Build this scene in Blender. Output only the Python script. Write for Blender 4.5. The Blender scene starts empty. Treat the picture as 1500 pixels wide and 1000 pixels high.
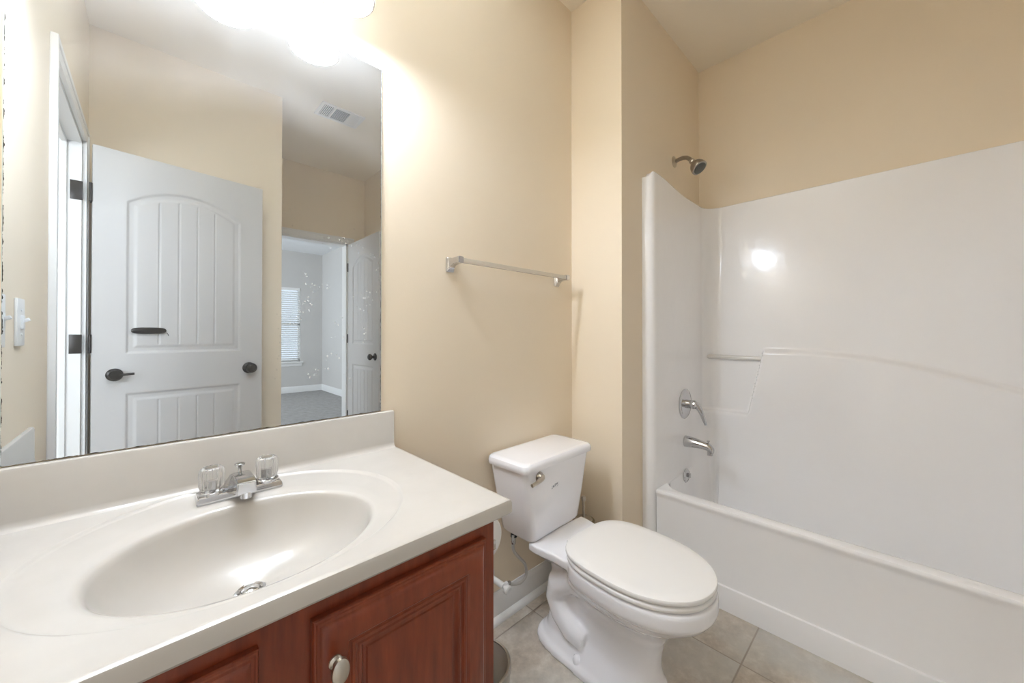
import bpy, bmesh, math, random
from mathutils import Vector, Matrix
random.seed(7)
sc = bpy.context.scene
COL = sc.collection
PI = math.pi

# ------------------------------------------------------------------ camera, world, light, exposure
CAM_H = 1.1405
cd = bpy.data.cameras.new('camera')
cam = bpy.data.objects.new('camera', cd); COL.objects.link(cam)
cd.sensor_width = 36; cd.lens = 549.26 / 1500 * 36
cd.shift_y = -15.1 / 1500
cd.clip_start = 0.02
cam.location = (0, 0, CAM_H)
cam.rotation_euler = (math.radians(90 + 0.385), 0, math.radians(-43.85))
sc.camera = cam

w = bpy.data.worlds.new('sky'); sc.world = w; w.use_nodes = True
w.node_tree.nodes['Background'].inputs[0].default_value = (0.80, 0.90, 1.0, 1)
w.node_tree.nodes['Background'].inputs[1].default_value = 0.36
sc.view_settings.view_transform = 'Standard'
sc.view_settings.look = 'None'
sc.view_settings.gamma = 1
sc.view_settings.use_curve_mapping = False
sc.view_settings.exposure = 1.95
sc.cycles.max_bounces = 14
sc.cycles.diffuse_bounces = 8
sc.cycles.glossy_bounces = 6
sc.cycles.transmission_bounces = 10
sc.cycles.sample_clamp_indirect = 3.0
sc.cycles.blur_glossy = 0.6
sc.cycles.use_denoising = True

LAMP_W = 3.1          # each of the three vanity bulbs
LAMP_COL = (0.76, 0.85, 1.0)
SHADE_EMIT = 0.9
DAY_BED = 46
FILL_BED2 = 41
FILL_SIDE = 28
FILL_BOUNCE_W = 132

def area(name, loc, rot, sx, sy, power, col):
    l = bpy.data.lights.new(name, 'AREA'); l.shape = 'RECTANGLE'; l.size = sx; l.size_y = sy
    l.energy = power; l.color = col
    o = bpy.data.objects.new(name, l); COL.objects.link(o); o.location = loc; o.rotation_euler = rot
    return o
# daylight through the bedroom window; the other two are added fill behind unseen windows
area('daylight_bedroom_window', (1.62, -6.45, 1.45), (math.radians(90), 0, PI), 1.3, 1.7, DAY_BED, (0.86, 0.93, 1.0))
area('fill_bedroom_side', (-1.75, -4.0, 1.45), (0, math.radians(-90), 0), 1.5, 1.8, FILL_BED2, (0.90, 0.95, 1.0))
area('fill_side_room', (-1.6, 2.45, 1.5), (math.radians(-90), 0, 0), 1.3, 1.4, FILL_SIDE, (0.90, 0.95, 1.0))

# added fill spot beside the camera, aimed at the ceiling to lift the room
fl = bpy.data.lights.new('fill_bounce_spot', 'SPOT'); fl.energy = FILL_BOUNCE_W; fl.color = (0.70, 0.83, 1.0); fl.spot_size = math.radians(52); fl.spot_blend = 1.0; fl.shadow_soft_size = 0.05
fo = bpy.data.objects.new('fill_bounce_spot', fl); COL.objects.link(fo); fo.location = (0.05, 0.02, 1.35)
fo.rotation_euler = Vector((0.20, 0.42, 1.0)).to_track_quat('-Z', 'Y').to_euler()

# ------------------------------------------------------------------ materials
def mat(name, col=(0.8, 0.8, 0.8), rough=0.5, metal=0.0, coat=0.0, spec=0.5, trans=0.0, ior=1.45):
    m = bpy.data.materials.new(name); m.use_nodes = True
    b = m.node_tree.nodes['Principled BSDF']
    b.inputs['Base Color'].default_value = (*col, 1)
    b.inputs['Roughness'].default_value = rough
    b.inputs['Metallic'].default_value = metal
    b.inputs['Coat Weight'].default_value = coat
    b.inputs['Coat Roughness'].default_value = 0.05
    b.inputs['Specular IOR Level'].default_value = spec
    b.inputs['Transmission Weight'].default_value = trans
    b.inputs['IOR'].default_value = ior
    return m
def N(m, t, **kw):
    n = m.node_tree.nodes.new(t)
    for k, v in kw.items(): setattr(n, k, v)
    return n
def L(m, a, b): m.node_tree.links.new(a, b)
def P(m): return m.node_tree.nodes['Principled BSDF']
def coords(m, scale=(1, 1, 1), rot=(0, 0, 0), loc=(0, 0, 0)):
    g = N(m, 'ShaderNodeNewGeometry'); mp = N(m, 'ShaderNodeMapping')
    mp.inputs['Scale'].default_value = scale; mp.inputs['Rotation'].default_value = rot; mp.inputs['Location'].default_value = loc
    L(m, g.outputs['Position'], mp.inputs['Vector']); return mp.outputs['Vector']
def noise(m, vec, scale, detail=3, rough=0.5):
    n = N(m, 'ShaderNodeTexNoise'); n.inputs['Scale'].default_value = scale
    n.inputs['Detail'].default_value = detail; n.inputs['Roughness'].default_value = rough
    if vec is not None: L(m, vec, n.inputs['Vector'])
    return n.outputs['Fac']
def ramp(m, fac, stops):
    r = N(m, 'ShaderNodeValToRGB'); e = r.color_ramp.elements
    while len(e) < len(stops): e.new(0.5)
    for k, (p, c) in enumerate(stops): e[k].position = p; e[k].color = (*c, 1)
    L(m, fac, r.inputs[0]); return r.outputs[0]
def mixc(m, fac, a, b, mode='MIX'):
    x = N(m, 'ShaderNodeMix', data_type='RGBA', blend_type=mode)
    for s, v in ((x.inputs[0], fac), (x.inputs[6], a), (x.inputs[7], b)):
        if isinstance(v, (int, float)): s.default_value = v
        elif isinstance(v, tuple): s.default_value = (*v, 1)
        else: L(m, v, s)
    return x.outputs[2]
def math_(m, op, a, b=0.0, c=None):
    x = N(m, 'ShaderNodeMath', operation=op)
    for s, v in zip(x.inputs, (a, b, c)):
        if v is None: continue
        if isinstance(v, (int, float)): s.default_value = v
        else: L(m, v, s)
    return x.outputs[0]
def bump(m, h, strength=0.1, dist=0.01):
    b = N(m, 'ShaderNodeBump'); b.inputs['Strength'].default_value = strength; b.inputs['Distance'].default_value = dist
    L(m, h, b.inputs['Height']); L(m, b.outputs[0], P(m).inputs['Normal'])

def paint(name, col, rough=0.55):
    m = mat(name, col, rough, spec=0.35)
    v = coords(m)
    c = mixc(m, noise(m, v, 1.7, 2), tuple(x * 0.97 for x in col), tuple(min(1, x * 1.03) for x in col))
    L(m, c, P(m).inputs['Base Color'])
    bump(m, noise(m, v, 260, 2), 0.12, 0.002)
    return m
M_wall = paint('beige_wall_paint', (0.825, 0.72, 0.57))
M_ceil = paint('ceiling_paint', (0.87, 0.80, 0.68), 0.7)
M_bedceil = paint('white_ceiling_paint', (0.80, 0.81, 0.82), 0.7)
M_greywall = paint('grey_wall_paint', (0.60, 0.585, 0.565))
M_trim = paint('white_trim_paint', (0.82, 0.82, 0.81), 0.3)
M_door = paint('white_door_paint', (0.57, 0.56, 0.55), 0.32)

def make_tile():
    m = mat('stone_look_floor_tile', rough=0.42)
    T = 0.334
    g = N(m, 'ShaderNodeNewGeometry'); sep = N(m, 'ShaderNodeSeparateXYZ'); L(m, g.outputs['Position'], sep.inputs[0])
    def edge(s, off):
        a = math_(m, 'ADD', s, -off + 20 * T); a = math_(m, 'DIVIDE', a, T)
        f = math_(m, 'FRACT', a); i = math_(m, 'FLOOR', a)
        d = math_(m, 'MINIMUM', f, math_(m, 'SUBTRACT', 1.0, f))
        return math_(m, 'MULTIPLY', d, T), i
    dx, ix = edge(sep.outputs[0], 1.472); dy, iy = edge(sep.outputs[1], 0.391)
    d = math_(m, 'MINIMUM', dx, dy)
    mr = N(m, 'ShaderNodeMapRange'); mr.inputs[1].default_value = 0.0016; mr.inputs[2].default_value = 0.0034
    L(m, d, mr.inputs[0]); tilemask = mr.outputs[0]
    cmb = N(m, 'ShaderNodeCombineXYZ'); L(m, math_(m, 'MULTIPLY', ix, 3.7), cmb.inputs[0]); L(m, math_(m, 'MULTIPLY', iy, 5.3), cmb.inputs[1])
    va = N(m, 'ShaderNodeVectorMath', operation='ADD'); L(m, g.outputs['Position'], va.inputs[0]); L(m, cmb.outputs[0], va.inputs[1])
    n1 = noise(m, va.outputs[0], 5.5, 6, 0.62); n2 = noise(m, va.outputs[0], 26, 6, 0.68); n3 = noise(m, va.outputs[0], 3.1, 3)
    c = ramp(m, n1, [(0.30, (0.325, 0.254, 0.189)), (0.45, (0.481, 0.403, 0.325)), (0.56, (0.559, 0.507, 0.436)), (0.72, (0.598, 0.572, 0.520))])
    c = mixc(m, 0.55, c, ramp(m, n2, [(0.30, (0.351, 0.325, 0.293)), (0.5, (0.533, 0.481, 0.416)), (0.68, (0.728, 0.689, 0.624))]))
    c = mixc(m, ramp(m, n3, [(0.45, (0, 0, 0)), (0.7, (0.780, 0.780, 0.780))]), c, (0.520, 0.520, 0.501))
    c = mixc(m, tilemask, (0.351, 0.305, 0.254), c)
    L(m, c, P(m).inputs['Base Color'])
    h = math_(m, 'ADD', math_(m, 'MULTIPLY', tilemask, 1.0), math_(m, 'MULTIPLY', n2, 0.25))
    bump(m, h, 0.35, 0.003)
    return m
M_tile = make_tile()
def make_carpet():
    m = mat('grey_carpet', rough=0.95)
    v = coords(m); n = noise(m, v, 14, 5, 0.7)
    L(m, ramp(m, n, [(0.3, (0.30, 0.29, 0.28)), (0.7, (0.44, 0.43, 0.42))]), P(m).inputs['Base Color'])
    bump(m, noise(m, v, 300, 2), 0.5, 0.01); return m
M_carpet = make_carpet()

def make_wood():
    m = mat('cherry_stained_wood', rough=0.33, coat=0.25)
    g = N(m, 'ShaderNodeTexCoord'); mp = N(m, 'ShaderNodeMapping'); mp.inputs['Scale'].default_value = (9, 9, 1.1)
    L(m, g.outputs['Object'], mp.inputs['Vector'])
    n = noise(m, mp.outputs[0], 7, 6, 0.6); n2 = noise(m, g.outputs['Object'], 5, 3)
    c = ramp(m, n, [(0.25, (0.115, 0.018, 0.006)), (0.5, (0.185, 0.033, 0.011)), (0.75, (0.25, 0.053, 0.018))])
    c = mixc(m, ramp(m, n2, [(0.35, (0, 0, 0)), (0.75, (0.5, 0.5, 0.5))]), c, (0.245, 0.050, 0.017))
    L(m, c, P(m).inputs['Base Color']); bump(m, n, 0.06, 0.002); return m
M_wood = make_wood()
M_porc = mat('white_porcelain', (0.91, 0.91, 0.945), 0.13, coat=0.4)
M_seat = mat('white_plastic_seat', (0.88, 0.87, 0.86), 0.22)
def make_acrylic():
    m = mat('white_tub_acrylic', (0.91, 0.905, 0.915), 0.16, coat=0.35)
    v = coords(m); bump(m, noise(m, v, 7, 2), 0.12, 0.02); return m
M_tub = make_acrylic()
def make_marble():
    m = mat('cream_cultured_marble', (0.80, 0.76, 0.69), 0.22, coat=0.2)
    v = coords(m); n = noise(m, v, 6, 6, 0.6)
    L(m, ramp(m, n, [(0.3, (0.53, 0.50, 0.458)), (0.7, (0.57, 0.542, 0.50))]), P(m).inputs['Base Color']); return m
M_marble = make_marble()
M_chrome = mat('polished_chrome', (0.60, 0.60, 0.61), 0.09, 1.0)
M_nickel = mat('brushed_nickel', (0.58, 0.54, 0.48), 0.28, 1.0)
M_dullmet = mat('dull_shower_metal', (0.36, 0.33, 0.29), 0.30, 1.0)
M_bronze = mat('antique_bronze', (0.30, 0.24, 0.15), 0.32, 0.9)
M_black = mat('oil_rubbed_bronze', (0.028, 0.025, 0.023), 0.30, 0.6)
M_blackp = mat('black_plastic', (0.02, 0.02, 0.02), 0.4)
M_dgrey = mat('dark_grey_nozzle_face', (0.09, 0.09, 0.08), 0.5)
M_clear = mat('clear_acrylic', (0.99, 0.985, 0.98), 0.04, trans=0.86, ior=1.42)
M_bar = mat('milky_acrylic_bar', (0.82, 0.76, 0.66), 0.12, trans=0.35, coat=0.4)
M_plastic = mat('white_plastic', (0.80, 0.80, 0.79), 0.3)
M_hose = mat('grey_braided_hose', (0.62, 0.60, 0.57), 0.4, 0.15)
M_paper = mat('tissue_paper', (0.86, 0.85, 0.84), 0.9)
M_can = mat('brushed_taupe_metal', (0.42, 0.40, 0.37), 0.33, 0.85)
M_baglin = mat('can_lining', (0.75, 0.72, 0.66), 0.5)
M_print = mat('faded_grey_stamp', (0.42, 0.42, 0.47), 0.5)
M_vent = mat('white_vent_metal', (0.80, 0.80, 0.79), 0.45)
M_ventdark = mat('dark_duct', (0.06, 0.06, 0.06), 0.8)
M_blind = mat('white_blind_slat', (0.86, 0.86, 0.85), 0.5)
def make_glow(name, col, s):
    m = mat(name, (0.9, 0.88, 0.84), 0.4)
    P(m).inputs['Emission Color'].default_value = (*col, 1); P(m).inputs['Emission Strength'].default_value = s
    return m
M_shade = make_glow('frosted_lit_glass', (0.80, 0.88, 1.0), SHADE_EMIT)
M_bulb = make_glow('lit_bulb', (0.85, 0.91, 1.0), 9)
M_rim = mat('shade_glass_rim', (0.42, 0.36, 0.30), 0.15, trans=0.2)

XM0, XM1, ZM0, ZM1 = -0.1955, 0.5145, 0.901, 1.9645
def make_mirror():
    m = bpy.data.materials.new('dusty_silvered_mirror'); m.use_nodes = True
    nt = m.node_tree; nt.nodes.clear()
    out = N(m, 'ShaderNodeOutputMaterial')
    gl = N(m, 'ShaderNodeBsdfGlossy'); gl.inputs['Roughness'].default_value = 0.0; gl.inputs['Color'].default_value = (0.705, 0.745, 0.775, 1)
    hz = N(m, 'ShaderNodeBsdfDiffuse'); hz.inputs['Color'].default_value = (0.86, 0.87, 0.86, 1)
    v = coords(m); g = N(m, 'ShaderNodeNewGeometry'); sp = N(m, 'ShaderNodeSeparateXYZ'); L(m, g.outputs['Position'], sp.inputs[0])
    # wiped arcs and smears of dust, denser where the cloth never reached (the upper part)
    vd = N(m, 'ShaderNodeVectorMath', operation='DISTANCE'); L(m, g.outputs['Position'], vd.inputs[0]); vd.inputs[1].default_value = (0.20, 1.13, 1.15)
    nz = noise(m, v, 5, 5, 0.6)
    rr = math_(m, 'ADD', vd.outputs['Value'], math_(m, 'MULTIPLY', nz, 0.10))
    arc = ramp(m, rr, [(0.58, (0, 0, 0)), (0.66, (1, 1, 1)), (0.72, (0.35, 0.35, 0.35)), (0.9, (0.8, 0.8, 0.8))])
    smear = math_(m, 'MULTIPLY', noise(m, coords(m, (1, 1, 0.35), (0, 0.6, 0)), 12, 6, 0.6), arc)
    # droplets: small dried splashes, most of them low on the right
    vo = N(m, 'ShaderNodeTexVoronoi'); vo.inputs['Scale'].default_value = 95; L(m, coords(m, (1, 1, 0.8)), vo.inputs['Vector'])
    spot = math_(m, 'LESS_THAN', vo.outputs['Distance'], 0.21)
    dens = math_(m, 'GREATER_THAN', noise(m, v, 9, 2), 0.55)
    rm = N(m, 'ShaderNodeMapRange'); L(m, sp.outputs[0], rm.inputs[0]); rm.inputs[1].default_value = 0.22; rm.inputs[2].default_value = 0.30
    rz = N(m, 'ShaderNodeMapRange'); L(m, sp.outputs[2], rz.inputs[0]); rz.inputs[1].default_value = 1.50; rz.inputs[2].default_value = 1.30
    spots = math_(m, 'MULTIPLY', math_(m, 'MULTIPLY', spot, dens), math_(m, 'MULTIPLY', rm.outputs[0], rz.outputs[0]))
    f = math_(m, 'ADD', 0.046, math_(m, 'MULTIPLY', smear, 0.12))
    f = math_(m, 'ADD', f, math_(m, 'MULTIPLY', spots, 0.5))
    mx = N(m, 'ShaderNodeMixShader'); L(m, f, mx.inputs[0]); L(m, gl.outputs[0], mx.inputs[1]); L(m, hz.outputs[0], mx.inputs[2])
    # tarnished silvering along the right, left and bottom edge
    n2 = math_(m, 'MULTIPLY', noise(m, v, 60, 4, 0.7), 0.009)
    def band(a, pos, sign):
        d = math_(m, 'MULTIPLY', math_(m, 'SUBTRACT', a, pos), sign)
        return math_(m, 'LESS_THAN', d, math_(m, 'SUBTRACT', n2, 0.0040))
    e = math_(m, 'MAXIMUM', math_(m, 'MAXIMUM', band(sp.outputs[0], XM1, -1), band(sp.outputs[2], ZM0, 1)), band(sp.outputs[0], XM0, 1))
    dk = N(m, 'ShaderNodeBsdfDiffuse'); dk.inputs['Color'].default_value = (0.05, 0.045, 0.04, 1)
    m2 = N(m, 'ShaderNodeMixShader'); L(m, e, m2.inputs[0]); L(m, mx.outputs[0], m2.inputs[1]); L(m, dk.outputs[0], m2.inputs[2])
    L(m, m2.outputs[0], out.inputs[0]); return m
M_mirror = make_mirror()
M_mirredge = mat('mirror_glass_edge', (0.62, 0.66, 0.62), 0.1)

# ------------------------------------------------------------------ mesh helpers
class MB:
    def __init__(s): s.bm = bmesh.new()
    def box(s, x0, x1, y0, y1, z0, z1, bev=0.0, seg=2):
        b = bmesh.new(); bmesh.ops.create_cube(b, size=1)
        bmesh.ops.scale(b, vec=(x1 - x0, y1 - y0, z1 - z0), verts=b.verts)
        bmesh.ops.translate(b, vec=((x0 + x1) / 2, (y0 + y1) / 2, (z0 + z1) / 2), verts=b.verts)
        if bev: bmesh.ops.bevel(b, geom=b.edges[:], offset=bev, segments=seg, profile=0.6, affect='EDGES')
        s.merge(b); return s
    def merge(s, b, mtx=None):
        if mtx is not None: bmesh.ops.transform(b, matrix=mtx, verts=b.verts)
        me = bpy.data.meshes.new('t'); b.to_mesh(me); b.free(); s.bm.from_mesh(me); bpy.data.meshes.remove(me); return s
    def rings(s, rings, cap0=True, cap1=True, closed=True):
        vs = [[s.bm.verts.new(p) for p in r] for r in rings]
        n = len(vs[0])
        for a, b in zip(vs, vs[1:]):
            for i in range(n if closed else n - 1):
                j = (i + 1) % n
                s.bm.faces.new((a[i], a[j], b[j], b[i]))
        if cap0: s.bm.faces.new(list(reversed(vs[0])))
        if cap1: s.bm.faces.new(vs[-1])
        return s
    def lathe(s, prof, c=(0, 0, 0), axis=(0, 0, 1), n=32, rfun=None, cap0=True, cap1=True):
        b = MB(); rs = []
        for k, (r, z) in enumerate(prof):
            r = max(r, 1e-4)
            rs.append([(r * (rfun(i * 2 * PI / n, k) if rfun else 1) * math.cos(i * 2 * PI / n), r * (rfun(i * 2 * PI / n, k) if rfun else 1) * math.sin(i * 2 * PI / n), z) for i in range(n)])
        b.rings(rs, cap0, cap1)
        q = Vector((0, 0, 1)).rotation_difference(Vector(axis).normalized()).to_matrix().to_4x4()
        s.merge(b.bm, Matrix.Translation(c) @ q); return s
    def tube(s, pts, r, n=14, cap=True):
        pts = [Vector(p) for p in pts]; rs = []
        up = Vector((0, 0, 1)); rr = r if isinstance(r, (list, tuple)) else [r] * len(pts)
        t0 = (pts[1] - pts[0]).normalized(); u = t0.cross(up)
        if u.length < 1e-3: u = t0.cross(Vector((1, 0, 0)))
        u.normalize()
        for i, p in enumerate(pts):
            t = ((pts[min(i + 1, len(pts) - 1)]) - pts[max(i - 1, 0)]).normalized()
            u = (u - t * u.dot(t)).normalized(); v = t.cross(u)
            rs.append([p + (u * math.cos(a * 2 * PI / n) + v * math.sin(a * 2 * PI / n)) * rr[i] for a in range(n)])
        s.rings(rs, cap, cap); return s
    def grid(s, rows, flip=False):
        vs = [[s.bm.verts.new(p) for p in r] for r in rows]
        for a, b in zip(vs, vs[1:]):
            for i in range(len(a) - 1):
                f = (a[i], a[i + 1], b[i + 1], b[i]); s.bm.faces.new(f[::-1] if flip else f)
        return s
    def build(s, name, material, parent=None, smooth=False, loc=None, recalc=True, angle=None):
        if recalc: bmesh.ops.recalc_face_normals(s.bm, faces=s.bm.faces[:])
        me = bpy.data.meshes.new(name); s.bm.to_mesh(me); s.bm.free()
        me.materials.append(material)
        if smooth:
            for p in me.polygons: p.use_smooth = True
            me.set_sharp_from_angle(angle=math.radians(angle or 40))
        o = bpy.data.objects.new(name, me); COL.objects.link(o)
        if parent is not None:
            o.parent = parent
            if not parent.get('_local'):
                o.matrix_parent_inverse = Matrix.Translation(-Vector(world_loc(parent)))
        elif loc is not None:
            me.transform(Matrix.Translation(-Vector(loc))); o.location = loc
        return o
def world_loc(o):
    v = Vector(o.location)
    if o.parent is not None and o.type != 'MESH': v += Vector(world_loc(o.parent))
    if o.type == 'MESH': v = Vector((0, 0, 0))     # part meshes are written in world coordinates
    return v
def tag(o, label=None, cat=None, group=None, kind=None):
    for k, v in (('label', label), ('category', cat), ('group', group), ('kind', kind)):
        if v: o[k] = v
    return o
def thing(name, loc, label, cat, group=None, kind=None, rz=0, local=False):
    o = bpy.data.objects.new(name, None); COL.objects.link(o); o.location = loc; o.rotation_euler = (0, 0, rz)
    o.empty_display_size = 0.05
    if local: o['_local'] = 1
    return tag(o, label, cat, group, kind)
def part(mb, name, material, parent, smooth=True, angle=None):
    """a part written in world coordinates (or in its thing's own frame when the thing is local)"""
    if parent.type == 'MESH':
        bmesh.ops.recalc_face_normals(mb.bm, faces=mb.bm.faces[:])
        me = bpy.data.meshes.new(name); mb.bm.to_mesh(me); mb.bm.free(); me.materials.append(material)
        if smooth:
            for p in me.polygons: p.use_smooth = True
            me.set_sharp_from_angle(angle=math.radians(angle or 40))
        o = bpy.data.objects.new(name, me); COL.objects.link(o); o.parent = parent   # same frame as its mesh parent
        return o
    return mb.build(name, material, parent, smooth, angle=angle)
def struct(mb, name, material, label, cat, smooth=False, parent=None):
    return tag(mb.build(name, material, parent, smooth), label, cat, None, 'structure')

# ------------------------------------------------------------------ room shell
WY = 1.13; XL = -0.240; X1 = 1.4945; YP = 0.8563; X2 = 2.405; ZH = 2.736
YB = -0.647; XC = 0.629; YF = -1.65; XR = 1.60; DZ = 2.05
DY0, DY1 = -0.425, 0.312         # side doorway in the left wall
D2X0, D2X1 = 0.715, 1.432        # doorway in the far wall
struct(MB().box(-3.1, 2.6, -1.76, 2.3, -0.08, 0), 'floor', M_tile, 'beige stone-look tiled bathroom floor', 'floor')
struct(MB().box(-1.7, 2.65, -6.1, -1.76, -0.08, -0.002), 'floor_bedroom', M_carpet, 'grey carpet of the bedroom seen in the mirror', 'floor')
struct(MB().box(-3.3, 2.7, YF - 0.055, 2.3, ZH, ZH + 0.08), 'ceiling', M_ceil, 'flat beige bathroom ceiling', 'ceiling')
struct(MB().box(-3.3, 2.7, -6.2, YF - 0.055, ZH, ZH + 0.08), 'ceiling_bedroom', M_bedceil, 'white bedroom ceiling seen in the mirror', 'ceiling')
struct(MB().box(XL - 0.1, X1, WY, WY + 0.1, 0, ZH), 'wall_mirror', M_wall, 'beige wall carrying the mirror and towel bar', 'wall')
struct(MB().box(X1, X1 + 0.1, YP, WY + 0.1, 0, ZH), 'wall_stub', M_wall, 'short beige wall beside the toilet', 'wall')
struct(MB().box(X1 + 0.1, X2 + 0.1, YP, YP + 0.1, 0, ZH), 'wall_plumbing', M_wall, 'beige wall behind the shower head', 'wall')
struct(MB().box(X2, X2 + 0.1, -0.77, YP, 0, ZH), 'wall_tub', M_wall, 'beige wall above the long side of the tub surround', 'wall')
struct(MB().box(XR, X2, -0.77, -0.67, 0, ZH), 'wall_tub_foot', M_wall, 'beige wall at the foot of the tub', 'wall')
struct(MB().box(XR, XR + 0.1, YF - 0.11, -0.77, 0, ZH), 'wall_right', M_wall, 'beige wall behind the open bedroom door', 'wall')
b = MB(); b.box(XC - 0.1, D2X0, YF - 0.11, YF, 0, ZH); b.box(D2X1, XR, YF - 0.11, YF, 0, ZH); b.box(D2X0, D2X1, YF - 0.11, YF, DZ, ZH)
struct(b, 'wall_far', M_wall, 'beige wall around the bedroom doorway', 'wall')
struct(MB().box(XC - 0.1, XC, YF, YB - 0.1, 0, ZH), 'wall_entry', M_wall, 'beige side wall of the short entry', 'wall')
struct(MB().box(XL - 0.1, XC, YB - 0.1, YB, 0, ZH), 'wall_behind_door', M_wall, 'beige wall behind the open panel door', 'wall')
b = MB(); b.box(XL - 0.1, XL, DY1, WY, 0, ZH); b.box(XL - 0.1, XL, YB, DY0, 0, ZH); b.box(XL - 0.1, XL, DY0, DY1, DZ, ZH)
struct(b, 'wall_left', M_wall, 'beige wall left of the vanity with the side doorway', 'wall')
# bedroom beyond the far doorway
BY = -5.93; BX = 2.50
WX0, WX1, WZ0, WZ1 = 1.20, 2.10, 0.60, 2.03
b = MB(); b.box(-1.7, WX0, BY - 0.12, BY, 0, ZH); b.box(WX1, BX + 0.1, BY - 0.12, BY, 0, ZH); b.box(WX0, WX1, BY - 0.12, BY, 0, WZ0); b.box(WX0, WX1, BY - 0.12, BY, WZ1, ZH)
struct(b, 'wall_bedroom_window', M_greywall, 'grey bedroom wall around the window', 'wall')
struct(MB().box(BX, BX + 0.1, BY, YF - 0.11, 0, ZH), 'wall_bedroom_right', M_greywall, 'plain grey bedroom wall right of the window', 'wall')
b = MB(); b.box(-1.7, -1.6, BY, -4.75, 0, ZH); b.box(-1.7, -1.6, -3.25, YF - 0.11, 0, ZH); b.box(-1.7, -1.6, -4.75, -3.25, 0, 0.55); b.box(-1.7, -1.6, -4.75, -3.25, 2.35, ZH)
struct(b, 'wall_bedroom_left', M_greywall, 'plain grey bedroom wall opposite', 'wall')
b = MB(); b.box(-1.7, XC - 0.1, YF - 0.11, YF - 0.01, 0, ZH); b.box(XR + 0.1, BX, YF - 0.11, YF - 0.01, 0, ZH)
struct(b, 'wall_bedroom_near', M_greywall, 'grey bedroom wall beside the bathroom doorway', 'wall')
# side room beyond the left doorway
b = MB(); b.box(-3.1, XC - 0.1, YF - 0.01, YF + 0.09, 0, ZH); b.box(-3.1, -3.0, YF + 0.09, 2.3, 0, ZH)
b.box(-3.0, -2.3, 2.2, 2.3, 0, ZH); b.box(-0.9, XL - 0.1, 2.2, 2.3, 0, ZH); b.box(-2.3, -0.9, 2.2, 2.3, 0, 0.75); b.box(-2.3, -0.9, 2.2, 2.3, 2.25, ZH); b.box(XL - 0.1, XL, WY + 0.1, 2.3, 0, ZH)
struct(b, 'wall_side_room', M_greywall, 'grey walls of the room beyond the side doorway', 'wall')

# trim, casings, baseboards
def casing_y(name, x, sgn, y0, y1, zt, label, jamb=True):
    b = MB(); w_ = 0.057; t = 0.015
    xa, xb = sorted((x, x + sgn * t)); xc_, xd = sorted((x + sgn * 0.002, x + sgn * (t + 0.004)))
    for a0, a1 in ((y0 - w_, y0), (y1, y1 + w_)):
        b.box(xa, xb, a0, a1, 0, zt + w_, 0.003)
    b.box(xa, xb, y0, y1, zt, zt + w_, 0.003)
    b.box(xc_, xd, y0 - w_ - 0.001, y0 - w_ + 0.018, 0, zt + w_ + 0.001, 0.002); b.box(xc_, xd, y1 + w_ - 0.018, y1 + w_ + 0.001, 0, zt + w_ + 0.001, 0.002)
    b.box(xc_, xd, y0 - w_ + 0.018, y1 + w_ - 0.018, zt + w_ - 0.018, zt + w_ + 0.001, 0.002)
    return struct(b, name, M_trim, label, 'door trim')
def casing_x(name, y, sgn, x0, x1, zt, label):
    b = MB(); w_ = 0.057; t = 0.015
    ya, yb = sorted((y, y + sgn * t)); yc, yd = sorted((y + sgn * 0.002, y + sgn * (t + 0.004)))
    for a0, a1 in ((x0 - w_, x0), (x1, x1 + w_)): b.box(a0, a1, ya, yb, 0, zt + w_, 0.003)
    b.box(x0, x1, ya, yb, zt, zt + w_, 0.003)
    b.box(x0 - w_ - 0.001, x1 + w_ + 0.001, yc, yd, zt + w_ - 0.018, zt + w_ + 0.001, 0.002)
    return struct(b, name, M_trim, label, 'door trim')
casing_y('trim_1', XL, 1, DY0, DY1, DZ, 'white casing around the side doorway')
b = MB()
b.box(XL - 0.1, XL, DY0 - 0.001, DY0 + 0.016, 0, DZ); b.box(XL - 0.1, XL, DY1 - 0.016, DY1 + 0.001, 0, DZ); b.box(XL - 0.1, XL, DY0, DY1, DZ - 0.016, DZ + 0.001)
b.box(XL - 0.062, XL - 0.045, DY0 + 0.014, DY0 + 0.028, 0, DZ - 0.016, 0.002); b.box(XL - 0.062, XL - 0.045, DY1 - 0.028, DY1 - 0.014, 0, DZ - 0.016, 0.002)
b.box(XL - 0.062, XL - 0.045, DY0 + 0.014, DY1 - 0.014, DZ - 0.030, DZ - 0.014, 0.002)
struct(b, 'trim_2', M_trim, 'white jamb and stop lining the side doorway', 'door trim')
casing_x('trim_3', YF, 1, D2X0, D2X1, DZ, 'white casing around the bedroom doorway')
b = MB()
b.box(D2X0 - 0.001, D2X0 + 0.016, YF - 0.11, YF, 0, DZ); b.box(D2X1 - 0.016, D2X1 + 0.001, YF - 0.11, YF, 0, DZ); b.box(D2X0, D2X1, YF - 0.11, YF, DZ - 0.016, DZ + 0.001)
struct(b, 'trim_4', M_trim, 'white jamb lining the bedroom doorway', 'door trim')

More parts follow.
